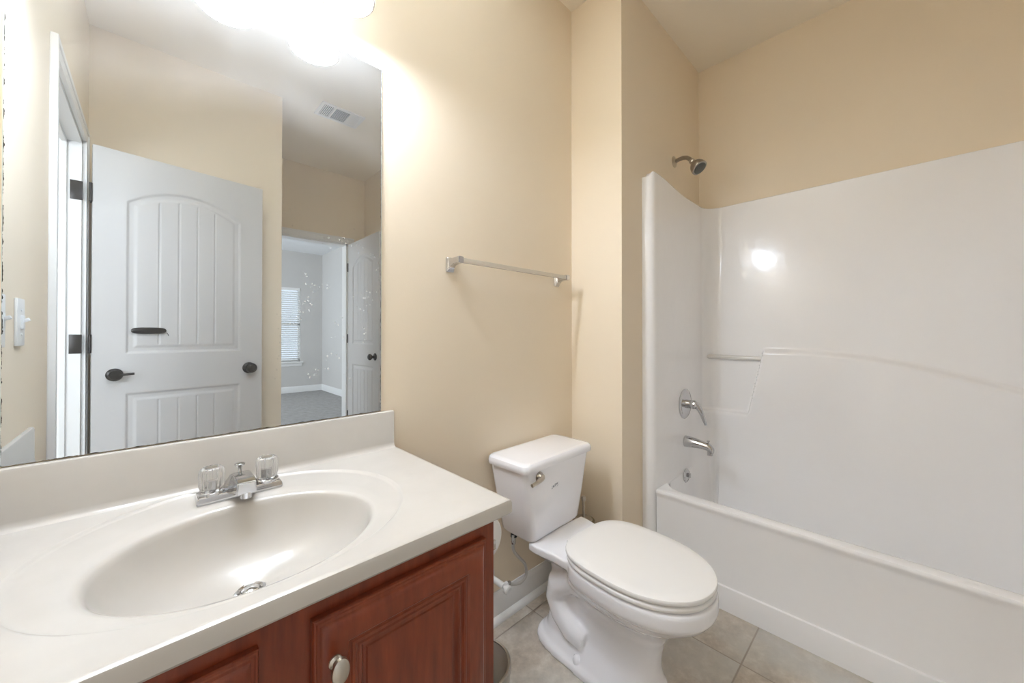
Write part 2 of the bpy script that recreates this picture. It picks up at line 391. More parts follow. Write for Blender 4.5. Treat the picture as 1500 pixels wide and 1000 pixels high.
def base_run(b, p, q, nrm, h=0.112, shoe=True):
    """baseboard with eased top and a quarter-round shoe, from p to q on a wall whose room side is nrm"""
    p = Vector((*p, 0)); q = Vector((*q, 0)); n = Vector((*nrm, 0))
    prof = [(0, 0), (0.013, 0), (0.013, h * 0.74), (0.011, h * 0.79), (0.011, h * 0.84), (0.007, h * 0.90), (0.005, h), (0, h)]
    if shoe: prof = [(0, 0), (0.030, 0), (0.030, 0.006), (0.027, 0.014), (0.020, 0.021), (0.013, 0.024)] + prof[2:]
    b.rings([[e + n * a + Vector((0, 0, z)) for a, z in prof] for e in (p, q)])
b = MB(); base_run(b, (0.524, WY), (X1, WY), (0, -1))
struct(b, 'baseboard_mirror', M_trim, 'white baseboard with shoe moulding behind the toilet', 'baseboard', smooth=True)
b = MB(); base_run(b, (X1, WY), (X1, YP), (-1, 0)); base_run(b, (X1, YP), (1.672, YP), (0, -1))
struct(b, 'baseboard_stub', M_trim, 'white baseboard on the short wall beside the toilet', 'baseboard', smooth=True)
b = MB(); base_run(b, (BX, BY), (BX, YF - 0.11), (-1, 0), 0.12, False); base_run(b, (-1.6, BY), (BX, BY), (0, 1), 0.12, False)
struct(b, 'baseboard_bedroom', M_trim, 'white baseboard of the bedroom seen in the mirror', 'baseboard', smooth=True)
b = MB(); base_run(b, (XL, YB), (XC, YB), (0, 1)); base_run(b, (XC, YB), (XC, YF), (1, 0)); base_run(b, (XR, YF), (XR, -0.67), (-1, 0))
struct(b, 'baseboard_entry', M_trim, 'white baseboard of the entry side', 'baseboard', smooth=True)

# bedroom window
win = thing('window_1', ((WX0 + WX1) / 2, BY, WZ0), 'white framed bedroom window with half-open white blinds', 'window', kind='structure')
b = MB(); yo = BY - 0.08
b.box(WX0, WX0 + 0.035, yo, yo + 0.05, WZ0, WZ1); b.box(WX1 - 0.035, WX1, yo, yo + 0.05, WZ0, WZ1)
b.box(WX0, WX1, yo, yo + 0.05, WZ0, WZ0 + 0.04); b.box(WX0, WX1, yo, yo + 0.05, WZ1 - 0.04, WZ1); b.box(WX0, WX1, yo, yo + 0.05, 1.29, 1.335)
part(b, 'window_frame', M_trim, win, False)
b = MB(); b.box(WX0 + 0.03, WX1 - 0.03, yo + 0.02, yo + 0.024, WZ0 + 0.03, WZ1 - 0.03)
mg = bpy.data.materials.new('window_glass'); mg.use_nodes = True; mg.node_tree.nodes.clear()
o_ = N(mg, 'ShaderNodeOutputMaterial'); t_ = N(mg, 'ShaderNodeBsdfTransparent'); g_ = N(mg, 'ShaderNodeBsdfGlossy'); g_.inputs[1].default_value = 0.02; x_ = N(mg, 'ShaderNodeMixShader'); x_.inputs[0].default_value = 0.06
L(mg, t_.outputs[0], x_.inputs[1]); L(mg, g_.outputs[0], x_.inputs[2]); L(mg, x_.outputs[0], o_.inputs[0])
part(b, 'pane', mg, win, False)
b = MB(); b.box(WX0 - 0.05, WX1 + 0.05, BY, BY + 0.035, WZ0 - 0.03, WZ0, 0.004); b.box(WX0 - 0.03, WX1 + 0.03, BY, BY + 0.014, WZ0 - 0.09, WZ0 - 0.03, 0.003)
part(b, 'window_sill', M_trim, win)
b = MB(); b.box(WX0 + 0.01, WX1 - 0.01, BY - 0.028, BY + 0.012, WZ1 - 0.05, WZ1)
z = WZ0 + 0.02
while z < WZ1 - 0.06:
    q = MB(); q.box(WX0 + 0.012, WX1 - 0.012, -0.022, 0.022, -0.0015, 0.0015)
    b.merge(q.bm, Matrix.Translation((0, BY - 0.008, z)) @ Matrix.Rotation(math.radians(28), 4, 'X')); z += 0.040
part(b, 'blind', M_blind, win, False)
win2 = thing('added_window_side_room', (-1.6, 2.25, 0.75), 'added unseen white window frame of the side room, for fill light', 'window', kind='structure')  # unseen window added so fill light enters the side room
b = MB(); b.box(-2.3, -2.25, 2.2, 2.3, 0.75, 2.25); b.box(-0.95, -0.9, 2.2, 2.3, 0.75, 2.25); b.box(-2.25, -0.95, 2.2, 2.3, 2.2, 2.25); b.box(-2.25, -0.95, 2.2, 2.3, 0.75, 0.8)
part(b, 'window_frame', M_trim, win2, False)
win3 = thing('added_window_bedroom', (-1.65, -4.0, 0.55), 'added unseen white frame of a second bedroom window, for fill light', 'window', kind='structure')  # unseen window added as the opening for the bedroom fill
b = MB(); b.box(-1.7, -1.6, -4.75, -4.7, 0.55, 2.35); b.box(-1.7, -1.6, -3.3, -3.25, 0.55, 2.35); b.box(-1.7, -1.6, -4.7, -3.3, 2.3, 2.35); b.box(-1.7, -1.6, -4.7, -3.3, 0.55, 0.6)
part(b, 'window_frame', M_trim, win3, False)

# ------------------------------------------------------------------ panel doors
def sstep(x, a, b_):
    t = min(1, max(0, (x - a) / (b_ - a))); return t * t * (3 - 2 * t)
DW, DH, DT = 0.708, 2.03, 0.035
def door_h(x, z):
    """depth of the moulded face at x, z (negative is into the leaf)"""
    def panel(x0, x1, z0, zt, arch):
        top = zt + (arch * (1 - ((x - (x0 + x1) / 2) / ((x1 - x0) / 2)) ** 2) if arch else 0)
        d = min(x - x0, x1 - x, z - z0, (top - z) * (0.93 if arch else 1))
        if d < 0: return 0.0
        h = -0.0075 * sstep(d, 0, 0.013) + 0.005 * sstep(d, 0.026, 0.044)
        if d > 0.046:
            n = 5; wp = (x1 - x0 - 0.092) / n; u = (x - x0 - 0.046) / wp; k = abs(u - round(u)) * wp
            if 0.5 < u < n - 0.5: h -= 0.0042 * max(0, 1 - k / 0.0055)
        return h
    return panel(0.112, DW - 0.112, 1.03, 1.79, 0.095) + panel(0.112, DW - 0.112, 0.24, 0.835, 0)
def lines(a, b_, special, coarse, fine, rad):
    out = [a]; v = a
    while v < b_ - 1e-6:
        st = fine if any(abs(v - s_) < rad for s_ in special) else coarse
        v = min(b_, v + st); out.append(v)
    return out
xs = lines(0, DW, [0.135, DW - 0.135] + [0.158 + k * (DW - 0.316) / 5 for k in range(1, 5)], 0.010, 0.0028, 0.028)
zs = lines(0, DH, [0.26, 0.815, 1.05], 0.022, 0.004, 0.034); zs = [z for z in zs if z < 1.74] + [1.74 + 0.0045 * k for k in range(int((1.92 - 1.74) / 0.0045) + 1)] + [1.93, 1.96, 1.99, DH]
H = {}
def door_leaf_mesh():
    b = MB()
    f = [[(x, door_h(x, z), z) for x in xs] for z in zs]
    g = [[(x, -DT - y, z) for x, y, z in r] for r in f]
    b.grid(f); b.grid(g, True)
    for r0, r1 in ((f[0], g[0]), (f[-1], g[-1])):
        b.grid([r0, r1])
    b.grid([[r[0] for r in f], [r[0] for r in g]]); b.grid([[r[-1] for r in f], [r[-1] for r in g]])
    bmesh.ops.remove_doubles(b.bm, verts=b.bm.verts, dist=1e-5)
    bmesh.ops.recalc_face_normals(b.bm, faces=b.bm.faces[:])
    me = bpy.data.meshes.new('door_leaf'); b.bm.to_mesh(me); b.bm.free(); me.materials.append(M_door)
    for p in me.polygons: p.use_smooth = True
    me.set_sharp_from_angle(angle=math.radians(50)); return me
leaf_me = door_leaf_mesh()
def knob(b, x, z, side):
    y0 = 0.0 if side > 0 else -DT
    b.lathe([(0.0, -0.002), (0.033, 0), (0.033, 0.004), (0.028, 0.009), (0.013, 0.011), (0.012, 0.026), (0.018, 0.032), (0.027, 0.042), (0.029, 0.050), (0.026, 0.058), (0.018, 0.063), (0.010, 0.061), (0.008, 0.063), (0, 0.063)], (x, y0, z), (0, side, 0), 28)
def door(name, hx, hy, rz, label, knobs, zo=0.010):
    d = thing(name, (hx, hy, zo), label, 'door', kind='structure', rz=rz, local=True)
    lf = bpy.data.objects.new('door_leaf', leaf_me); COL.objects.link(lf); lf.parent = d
    b = MB(); knob(b, DW - 0.07, 0.925, 1); knob(b, DW - 0.07, 0.925, -1)
    tag(part(b, 'door_knob', M_black, d), 'dark bronze door knob')
    for hz in (0.27, 1.038, 1.755):
        b = MB()
        b.lathe([(0.0, 0), (0.006, 0.001), (0.006, 0.088), (0.0, 0.089)], (-0.006, 0.002, hz), (0, 0, 1), 12)
        b.box(-0.006, 0.0, -0.034, 0.0, hz, hz + 0.089)
        tag(part(b, 'hinge', M_black, d), 'dark bronze hinge')
    return d
d1 = door('door_1', -0.205, -0.402, math.atan2(-0.11, 0.70), 'white arch-top panel door standing open behind the camera, filling the mirror', 1)
b = MB(); b.lathe([(0.0, -0.002), (0.031, 0), (0.031, 0.005), (0.024, 0.010), (0.013, 0.012), (0.013, 0.024), (0.022, 0.032), (0.025, 0.044), (0.020, 0.052), (0.0, 0.054)], (0.075, 0, 0.93), (0, 1, 0), 26)
b.tube([(0.075, 0.045, 0.93), (0.10, 0.05, 0.932), (0.138, 0.05, 0.934)], [0.005, 0.006, 0.006], 10)
tag(part(b, 'lever_latch', M_black, d1), 'dark bronze latch with a short lever')
b = MB()  # leftover of the camera's reflection, modelled as a bar on the door
q = MB(); rr_ = []
for k, (sc_, y) in enumerate([(0.90, 0.0), (1.0, 0.004), (1.0, 0.011), (0.86, 0.015)]):
    rr_.append([(0.196 + sc_ * 0.066 * math.copysign(abs(math.cos(a)) ** 0.5, math.cos(a)), y, 1.146 + sc_ * 0.0165 * math.copysign(abs(math.sin(a)) ** 0.8, math.sin(a))) for a in [i * 2 * PI / 40 for i in range(40)]])
b.rings(rr_); b.tube([(0.262, 0.012, 1.136), (0.268, 0.013, 1.128), (0.271, 0.013, 1.118)], 0.0016, 6)
tag(part(b, 'camera_remnant', M_black, d1), 'black oval remnant of the camera reflection, built onto the door panel')
# fixed hinge leaves on the jamb
for k, hz in enumerate((0.28, 1.048, 1.765)):
    b = MB(); b.box(XL - 0.036, XL + 0.004, DY0 + 0.0155, DY0 + 0.0185, hz, hz + 0.089, 0.001)
    o = part(b, 'hinge_leaf', M_black, bpy.data.objects['trim_2'])
    tag(o, 'dark bronze hinge leaf screwed to the jamb')
d2 = door('door_2', 1.432, -1.632, math.radians(90), 'white arch-top panel door standing open at the bedroom doorway', 1)

# ------------------------------------------------------------------ ceiling vent
v = thing('ceiling_vent', (0.985, -0.587, ZH), 'white louvred ceiling vent seen in the mirror', 'vent')
vx0, vx1, vy0, vy1 = 0.838, 1.132, -0.684, -0.490
b = MB(); zf = ZH - 0.008
for x0, x1, y0, y1 in ((vx0, vx1, vy0, vy0 + 0.02), (vx0, vx1, vy1 - 0.02, vy1), (vx0, vx0 + 0.02, vy0 + 0.02, vy1 - 0.02), (vx1 - 0.02, vx1, vy0 + 0.02, vy1 - 0.02), (vx0 + 0.088, vx0 + 0.098, vy0 + 0.02, vy1 - 0.02), (vx0 + 0.196, vx0 + 0.206, vy0 + 0.02, vy1 - 0.02)):
    b.box(x0, x1, y0, y1, zf, ZH - 0.0005)
part(b, 'frame', M_vent, v, False)
b = MB(); b.box(vx0 + 0.015, vx1 - 0.015, vy0 + 0.015, vy1 - 0.015, ZH - 0.002, ZH - 0.0006); part(b, 'duct_backing', M_ventdark, v, False)
def slat(b, c, L_, ax, ang):
    q = MB(); q.box(-L_ / 2, L_ / 2, -0.0065, 0.0065, -0.0006, 0.0006)
    m_ = Matrix.Translation(c) @ Matrix.Rotation(PI / 2 if ax == 'y' else 0, 4, 'Z') @ Matrix.Rotation(math.radians(ang), 4, 'X'); b.merge(q.bm, m_)
b = MB()
for k in range(6): slat(b, (vx0 + 0.027 + k * 0.011, (vy0 + vy1) / 2, ZH - 0.006), 0.15, 'y', -35)
for k in range(13): slat(b, (vx0 + 0.147, vy0 + 0.028 + k * 0.0115, ZH - 0.006), 0.096, 'x', -35)
for k in range(6): slat(b, (vx0 + 0.212 + k * 0.011, (vy0 + vy1) / 2, ZH - 0.006), 0.15, 'y', 35)
part(b, 'louvre', M_vent, v, False)

# ------------------------------------------------------------------ light switches on the left wall
def switch(y, label):
    t = thing('light_switch', (XL, y, 1.17), label, 'light switch', 'light switches on the left wall')
    b = MB(); b.box(XL, XL + 0.006, y - 0.0365, y + 0.0365, 1.11, 1.228, 0.003); part(b, 'cover_plate', M_plastic, t)
    b = MB(); b.box(XL + 0.004, XL + 0.011, y - 0.009, y + 0.009, 1.152, 1.186, 0.002)
    q = MB(); q.box(-0.001, 0.013, -0.004, 0.004, -0.004, 0.004, 0.0015); b.merge(q.bm, Matrix.Translation((XL + 0.008, y, 1.171)) @ Matrix.Rotation(math.radians(-28), 4, 'Y'))
    part(b, 'toggle', M_plastic, t)
    for zz in (1.139, 1.199):
        b = MB(); b.lathe([(0.0, 0), (0.0032, 0), (0.003, 0.0012), (0, 0.0016)], (XL + 0.006, y, zz), (1, 0, 0), 12)
        part(b, 'screw', M_plastic, t)
switch(0.732, 'white toggle switch plate in the mirror, the fully visible one nearer the door trim')
switch(0.908, 'white switch plate in the mirror, cut off by the mirror\'s left edge')

# ------------------------------------------------------------------ mirror
mr = thing('mirror', ((XM0 + XM1) / 2, WY, ZM0), 'large frameless dusty wall mirror with tarnished edges above the vanity', 'mirror')
b = MB(); b.box(XM0, XM1, WY - 0.005, WY - 0.0005, ZM0, ZM1); part(b, 'mirror_glass', M_mirror, mr, False)
b = MB(); e = 0.0012
b.box(XM1, XM1 + e, WY - 0.0052, WY - 0.0006, ZM0, ZM1 + e); b.box(XM0 - e, XM0, WY - 0.0052, WY - 0.0006, ZM0, ZM1 + e); b.box(XM0, XM1, WY - 0.0052, WY - 0.0006, ZM1, ZM1 + e)
part(b, 'polished_edge', M_mirredge, mr, False)

# ------------------------------------------------------------------ vanity light
LX = (0.358, 0.140, -0.078); LY = 0.995; LZ = 2.016
vl = thing('vanity_light', (0.14, WY, 2.15), 'three-shade bath light bar with lit frosted glass shades over the mirror', 'light fixture')
b = MB(); b.box(-0.17, 0.45, WY - 0.022, WY - 0.0005, 2.165, 2.265, 0.008); part(b, 'back_plate', M_nickel, vl)
for x in LX:
    b = MB(); b.tube([(x, WY - 0.02, 2.215), (x, WY - 0.07, 2.225), (x, LY + 0.015, 2.215), (x, LY, 2.19), (x, LY, 2.150)], 0.009)
    b.lathe([(0.0, 0.165), (0.026, 0.165), (0.030, 0.150), (0.030, 0.115), (0, 0.115)], (x, LY, LZ))
    part(b, 'arm', M_nickel, vl)
    pr = [(0.028, 0.135), (0.036, 0.125), (0.045, 0.105), (0.054, 0.080), (0.061, 0.050), (0.066, 0.022), (0.0715, 0.002)]
    b = MB(); b.lathe(pr + [(r - 0.003, z) for r, z in reversed(pr)], (x, LY, LZ), n=48, cap0=False, cap1=False)
    sh = tag(part(b, 'lamp_shade', M_shade, vl), 'lit frosted glass bell shade')
    b = MB(); rs = [(0.0690 + 0.0022 * math.cos(a), 0.0 + 0.0016 * math.sin(a)) for a in [i * PI / 4 for i in range(8)]]
    b.lathe(rs + rs[:1], (x, LY, LZ), n=48, cap0=False, cap1=False); part(b, 'rim', M_rim, sh)
    b = MB(); b.lathe([(0.0, 0.018), (0.020, 0.022), (0.029, 0.040), (0.029, 0.055), (0.020, 0.080), (0.013, 0.100), (0.013, 0.12), (0, 0.12)], (x, LY, LZ), n=24)
    part(b, 'bulb', M_bulb, vl)
    l = bpy.data.lights.new('bulb_light', 'POINT'); l.energy = LAMP_W; l.color = LAMP_COL; l.shadow_soft_size = 0.028
    lo = bpy.data.objects.new('bulb_light', l); COL.objects.link(lo); lo.location = (x, LY, LZ + 0.012)

# ------------------------------------------------------------------ vanity top with integral bowl
ZC = 0.786; CX0, CX1, CY0 = XL + 0.002, 0.560, 0.583
vt = thing('sink_counter', (0.16, 0.85, 0.752), 'cream cultured marble vanity top with an integral oval basin and backsplash', 'vanity top')
# outer outline of the slab including its corners, matched by angle to the ring outlines
RC = (0.133, 0.860); BC = (0.131, 0.803)
def rect_outline(x0, x1, y0, y1, c, n=176):
    angs = sorted(set([round(i * 2 * PI / n, 6) for i in range(n)] + [round(math.atan2(y - c[1], x - c[0]) % (2 * PI), 6) for x in (x0, x1) for y in (y0, y1)]))
    pts = []
    for a in angs:
        dx, dy = math.cos(a), math.sin(a); t = 1e9
        if dx > 1e-9: t = min(t, (x1 - c[0]) / dx)
        if dx < -1e-9: t = min(t, (x0 - c[0]) / dx)
        if dy > 1e-9: t = min(t, (y1 - c[1]) / dy)
        if dy < -1e-9: t = min(t, (y0 - c[1]) / dy)
        pts.append((c[0] + dx * t, c[1] + dy * t))
    return angs, pts
angs, outer = rect_outline(CX0, CX1, CY0, WY - 0.002, RC)
def ell(c, a, b_, z, ex=2.0):
    return [(c[0] + a * math.copysign(abs(math.cos(t)) ** (2 / ex), math.cos(t)), c[1] + b_ * math.copysign(abs(math.sin(t)) ** (2 / ex), math.sin(t)), z) for t in ellang(c, a, b_)]
def ellang(c, a, b_):      # parameter angles that keep points on rays like the outer outline
    return [math.atan2(math.sin(t) * a, math.cos(t) * b_) for t in angs]
def shr(d, z): return [(min(max(x, CX0), CX1 - d), max(y, CY0 + d), z) for x, y in outer]
def shrb(d, z): return shr(d, z)
rings = [shr(0.004, ZC - 0.033), shr(0.0, ZC - 0.028), shr(0.0, ZC - 0.008), shr(0.0025, ZC - 0.0022), shr(0.007, ZC - 0.0002), shr(0.012, ZC)]
rings += [ell(RC, 0.2905, 0.2490, ZC, 2.05), ell(RC, 0.2880, 0.2465, ZC - 0.0003, 2.05), ell(RC, 0.2845, 0.2435, ZC - 0.0032, 2.05), ell(RC, 0.2815, 0.2405, ZC - 0.0045, 2.05), ell(RC, 0.275, 0.236, ZC - 0.0045, 2.05)]
rings += [ell(((RC[0] + BC[0]) / 2, 0.822), 0.235, 0.196, ZC - 0.0042)]
prof = [(0.214, 0.177, 0.0046), (0.208, 0.171, 0.0064), (0.203, 0.166, 0.011), (0.199, 0.162, 0.020), (0.191, 0.154, 0.040), (0.178, 0.141, 0.064), (0.158, 0.122, 0.088), (0.128, 0.096, 0.107), (0.090, 0.067, 0.119), (0.055, 0.043, 0.126), (0.030, 0.028, 0.130), (0.024, 0.024, 0.132)]
for k, (a, b_, dz) in enumerate(prof):
    f = k / (len(prof) - 1); rings.append(ell((BC[0] + 0.006 * f, BC[1] + 0.055 * f * f), a, b_, ZC - dz))
b = MB(); b.rings(rings, False, False)
tag(part(b, 'basin_slab', M_marble, vt, angle=35), None)
# backsplash with a coved foot
def splash_prof(z0, h, t):
    return [(0, -0.001), (t + 0.014, -0.001), (t + 0.007, 0.002), (t + 0.002, 0.007), (t, 0.015), (t, h - 0.006), (t - 0.002, h - 0.0015), (t - 0.006, h), (0, h)]
b = MB(); b.rings([[(x, WY - 0.0005 - a, ZC + z) for a, z in splash_prof(ZC, 0.112, 0.017)] for x in (CX0, 0.553)])
part(b, 'backsplash', M_marble, vt)
b = MB(); b.rings([[(XL + 0.0005 + a * (0.9 if a else 1), y, ZC + z) for a, z in splash_prof(ZC, 0.100, 0.011)] for y in (0.605, WY - 0.017)])
part(b, 'side_splash', M_marble, vt)
b = MB(); dc = (0.137, 0.858, ZC - 0.1325)
b.lathe([(0.0, -0.004), (0.0245, -0.002), (0.0245, 0.0025), (0.0215, 0.0040), (0.0175, 0.001), (0.0165, -0.002), (0, -0.002)], dc, n=32)
b.lathe([(0.0, -0.003), (0.014, -0.002), (0.0145, 0.004), (0.011, 0.0065), (0, 0.0075)], dc, n=28)
tag(part(b, 'drain', M_chrome, vt), 'chrome pop-up drain')

# ------------------------------------------------------------------ faucet
FX, FY, FZ = 0.1455, 1.034, ZC - 0.0044
fa = thing('faucet', (FX, FY, FZ), 'chrome centre-set faucet with two clear fluted knobs on the basin', 'faucet')
b = MB()
hw, hd = 0.0775, 0.026
b.rings([[(FX + sx * s_ * hw, FY + sy * s2 * hd, FZ + z) for sx, sy in ((-1, -1), (1, -1), (1, 1), (-1, 1))] for s_, s2, z in ((1, 1, 0), (1, 1, 0.010), (0.96, 0.86, 0.0165))])
bmesh.ops.bevel(b.bm, geom=b.bm.edges[:], offset=0.0015, segments=2, affect='EDGES')
part(b, 'base_plate', M_chrome, fa)
b = MB()   # wedge spout: wide flat shoulder narrowing forward
def sec(y, z0, z1, w0, w1): return [(FX - w0, y, z0), (FX + w0, y, z0), (FX + w1, y, z1), (FX - w1, y, z1)]
b.rings([sec(FY + 0.024, FZ + 0.014, FZ + 0.034, 0.038, 0.018), sec(FY + 0.005, FZ + 0.014, FZ + 0.048, 0.036, 0.017), sec(FY - 0.022, FZ + 0.012, FZ + 0.051, 0.027, 0.0165), sec(FY - 0.045, FZ + 0.020, FZ + 0.051, 0.020, 0.0165), sec(FY - 0.075, FZ + 0.023, FZ + 0.049, 0.0185, 0.0165), sec(FY - 0.080, FZ + 0.023, FZ + 0.047, 0.018, 0.0160)])
bmesh.ops.bevel(b.bm, geom=b.bm.edges[:], offset=0.0022, segments=2, affect='EDGES')
sp_ = part(b, 'spout', M_chrome, fa)
b = MB(); b.lathe([(0.0, 0), (0.0105, 0), (0.0105, 0.012), (0, 0.012)], (FX, FY - 0.070, FZ + 0.013), n=24); tag(part(b, 'aerator', M_chrome, sp_), 'chrome aerator')
b = MB(); b.lathe([(0.0, 0), (0.0035, 0), (0.0035, 0.012), (0.006, 0.015), (0.010, 0.018), (0.0105, 0.021), (0.007, 0.023), (0, 0.0235)], (FX, FY + 0.008, FZ + 0.044), n=20)
tag(part(b, 'lift_rod', M_chrome, fa), 'chrome lift rod')
for s_ in (-1, 1):
    kx = FX + s_ * 0.0508
    b = MB(); b.lathe([(0.0, 0), (0.024, 0), (0.0235, 0.006), (0.016, 0.011), (0.010, 0.012), (0.009, 0.030), (0, 0.030)], (kx, FY, FZ + 0.015), n=28)
    col = part(b, 'knob_collar', M_chrome, fa)
    b = MB(); nf = 12
    fl = lambda a, k: 1 - (0.11 * (0.5 - 0.5 * math.cos(nf * a)) ** 2 if 1 <= k <= 6 else 0)
    b.lathe([(0.0165, 0), (0.0205, 0.002), (0.0225, 0.010), (0.0230, 0.030), (0.0225, 0.039), (0.0205, 0.045), (0.0160, 0.0475), (0.0135, 0.0455), (0.0, 0.0455)], (kx, FY, FZ + 0.024), n=120, rfun=fl)
    kb = tag(part(b, 'faucet_knob', M_clear, fa), 'clear fluted acrylic knob')
    b = MB(); b.lathe([(0.0, 0), (0.0105, 0), (0.0105, 0.0012), (0, 0.0014)], (kx, FY, FZ + 0.0705), n=24); tag(part(b, 'cap', M_nickel, kb), 'grey index cap')

# ------------------------------------------------------------------ vanity cabinet
CBX0, CBX1, CBY = XL + 0.003, 0.524, 0.602
vc = thing('vanity_cabinet', (0.15, 0.86, 0), 'cherry-stained wooden vanity cabinet with two raised-panel doors', 'cabinet')
b = MB()
b.box(CBX0, CBX0 + 0.016, CBY + 0.018, WY - 0.001, 0, 0.753); b.box(CBX0 + 0.016, CBX1 - 0.016, CBY + 0.018, WY - 0.001, 0.10, 0.116); b.box(CBX0 + 0.016, CBX1 - 0.016, WY - 0.012, WY - 0.001, 0.116, 0.753)
part(b, 'carcass', M_wood, vc, False)
b = MB(); b.box(CBX1 - 0.016, CBX1, CBY + 0.018, WY - 0.001, 0, 0.753, 0.001)
part(b, 'side_panel', M_wood, vc)
b = MB()
b.box(CBX0, CBX1, CBY, CBY + 0.018, 0.712, 0.753); b.box(CBX0, CBX1, CBY, CBY + 0.018, 0.10, 0.140)
for x0, x1 in ((CBX0, CBX0 + 0.04), (0.095, 0.178), (CBX1 - 0.045, CBX1)): b.box(x0, x1, CBY, CBY + 0.018, 0.140, 0.712)
part(b, 'face_frame', M_wood, vc, False)
b = MB(); b.box(CBX0 + 0.016, CBX1 - 0.016, CBY + 0.075, CBY + 0.09, 0, 0.10); part(b, 'toe_kick', M_wood, vc, False)
def cab_door(x0, x1, z0, z1, kx):
    yb = CBY - 0.0005; t = 0.019
    b = MB()
    def rect(d, y): return [(x0 + d, y, z0 + d), (x1 - d, y, z0 + d), (x1 - d, y, z1 - d), (x0 + d, y, z1 - d)]
    P_ = [(0, 0), (0, -0.010), (0.0015, -0.0125), (0.004, -0.013), (0.0055, -0.0145), (0.009, -0.0150), (0.0105, -0.0165), (0.016, -0.0195), (0.024, -0.0205), (0.036, -0.0205), (0.047, -0.0195), (0.0505, -0.0160),
          (0.053, -0.0155), (0.055, -0.0175), (0.059, -0.0175), (0.0615, -0.0130), (0.064, -0.0125), (0.0665, -0.0145), (0.070, -0.0140), (0.074, -0.0085), (0.079, -0.0085), (0.081, -0.0105), (0.092, -0.0125)]
    rs = [rect(d, yb + y) for d, y in P_]
    b.rings(rs, True, True)
    d = part(b, 'door', M_wood, vc, True, 22)
    b = MB()
    b.lathe([(0.0, 0), (0.0095, 0), (0.0095, 0.003), (0.0055, 0.006), (0.005, 0.014), (0.0085, 0.017), (0.0, 0.017)], (kx, yb - 0.0200, z1 - 0.066), (0, -1, 0), 24)
    q = MB(); q.lathe([(0.006, 0.015), (0.0125, 0.0175), (0.0155, 0.0215), (0.0145, 0.0255), (0.009, 0.0285), (0, 0.0292)], (0, 0, 0), (0, -1, 0), 28)
    b.merge(q.bm, Matrix.Translation((kx, yb - 0.0200, z1 - 0.066)) @ Matrix.Diagonal((0.82, 1, 1.25, 1)))
    tag(part(b, 'knob', M_nickel, d), 'oval brushed nickel knob')
cab_door(0.169, 0.494, 0.128, 0.724, 0.197)
cab_door(-0.218, 0.104, 0.128, 0.724, 0.076)

# ------------------------------------------------------------------ toilet paper roll on the cabinet side
t = thing('toilet_paper_roll', (0.582, 0.715, 0.64), 'white toilet paper roll hanging on the side of the cabinet', 'toilet paper')
b = MB(); pr = [(0.052, 0), (0.0545, 0.002), (0.0545, 0.108), (0.052, 0.110), (0.021, 0.110), (0.021, 0.0)]
b.lathe(pr + pr[:1], (0.583, 0.700, 0.640), (0, 1, 0), 48, cap0=False, cap1=False); part(b, 'paper', M_paper, t)
b = MB(); b.lathe([(0.0195, 0), (0.0205, 0), (0.0205, 0.11), (0.0195, 0.11), (0.0195, 0)], (0.583, 0.700, 0.640), (0, 1, 0), 32, cap0=False, cap1=False); part(b, 'core', mat('brown_card', (0.42, 0.33, 0.22), 0.9), t)
th = thing('toilet_paper_holder', (0.524, 0.755, 0.64), 'chrome toilet paper holder on the cabinet side', 'paper holder')
b = MB(); b.lathe([(0, 0), (0.012, 0), (0.012, 0.156), (0, 0.156)], (0.583, 0.677, 0.640), (0, 1, 0), 20); part(b, 'roller', M_chrome, th)
for y in (0.674, 0.836):
    b = MB(); b.box(0.524, 0.530, y - 0.012, y + 0.012, 0.622, 0.658, 0.002); b.box(0.528, 0.592, y - 0.0035, y + 0.0035, 0.629, 0.651, 0.002); part(b, 'post', M_chrome, th)

# ------------------------------------------------------------------ trash can
t = thing('trash_can', (0.618, 0.772, 0), 'round taupe metal trash can beside the cabinet', 'trash can')
b = MB(); R = 0.085
pr = [(R * 0.90, 0.0), (R * 0.92, 0.004), (R * 0.99, 0.26), (R, 0.278), (R - 0.002, 0.282), (R - 0.005, 0.279), (R * 0.90, 0.012)]
b.lathe(pr[:5], (0.618, 0.772, 0), n=56, cap0=True, cap1=False); part(b, 'can_body', M_can, t)
b = MB(); b.lathe([(0, 0.012), (R * 0.88, 0.012), (R - 0.0055, 0.279)], (0.618, 0.772, 0), n=56, cap0=True, cap1=False); tag(part(b, 'inner_wall', M_baglin, t), 'matt pale inside of the can')
b = MB(); b.lathe([(R - 0.0005, 0.268), (R + 0.0018, 0.270), (R + 0.0018, 0.2815), (R - 0.001, 0.284), (R - 0.006, 0.2825)], (0.618, 0.772, 0), n=56, cap0=False, cap1=False); part(b, 'rim', M_can, t)

# ------------------------------------------------------------------ towel bar
t = thing('towel_bar', (1.07, WY, 1.395), 'chrome and clear acrylic towel bar on the beige wall above the toilet', 'towel bar')
def bracket(x):
    b = MB(); zc = 1.392
    def sq(y, hx, z0, z1): return [(x - hx, y, z0), (x + hx, y, z0), (x + hx, y, z1), (x - hx, y, z1)]
    b.rings([sq(WY - 0.0005, 0.017, zc - 0.030, zc + 0.022), sq(WY - 0.007, 0.017, zc - 0.030, zc + 0.022), sq(WY - 0.013, 0.012, zc - 0.021, zc + 0.017), sq(WY - 0.028, 0.010, zc - 0.009, zc + 0.016), sq(WY - 0.045, 0.011, zc - 0.006, zc + 0.017), sq(WY - 0.074, 0.011, zc - 0.006, zc + 0.017)])
    bmesh.ops.bevel(b.bm, geom=b.bm.edges[:], offset=0.002, segments=2, affect='EDGES')
    part(b, 'bracket', M_chrome, t)
bracket(0.772); bracket(1.372)
b = MB(); b.box(0.774, 1.370, WY - 0.069, WY - 0.054, 1.3895, 1.4055, 0.001); tag(part(b, 'bar', M_bar, t), 'milky clear acrylic bar')

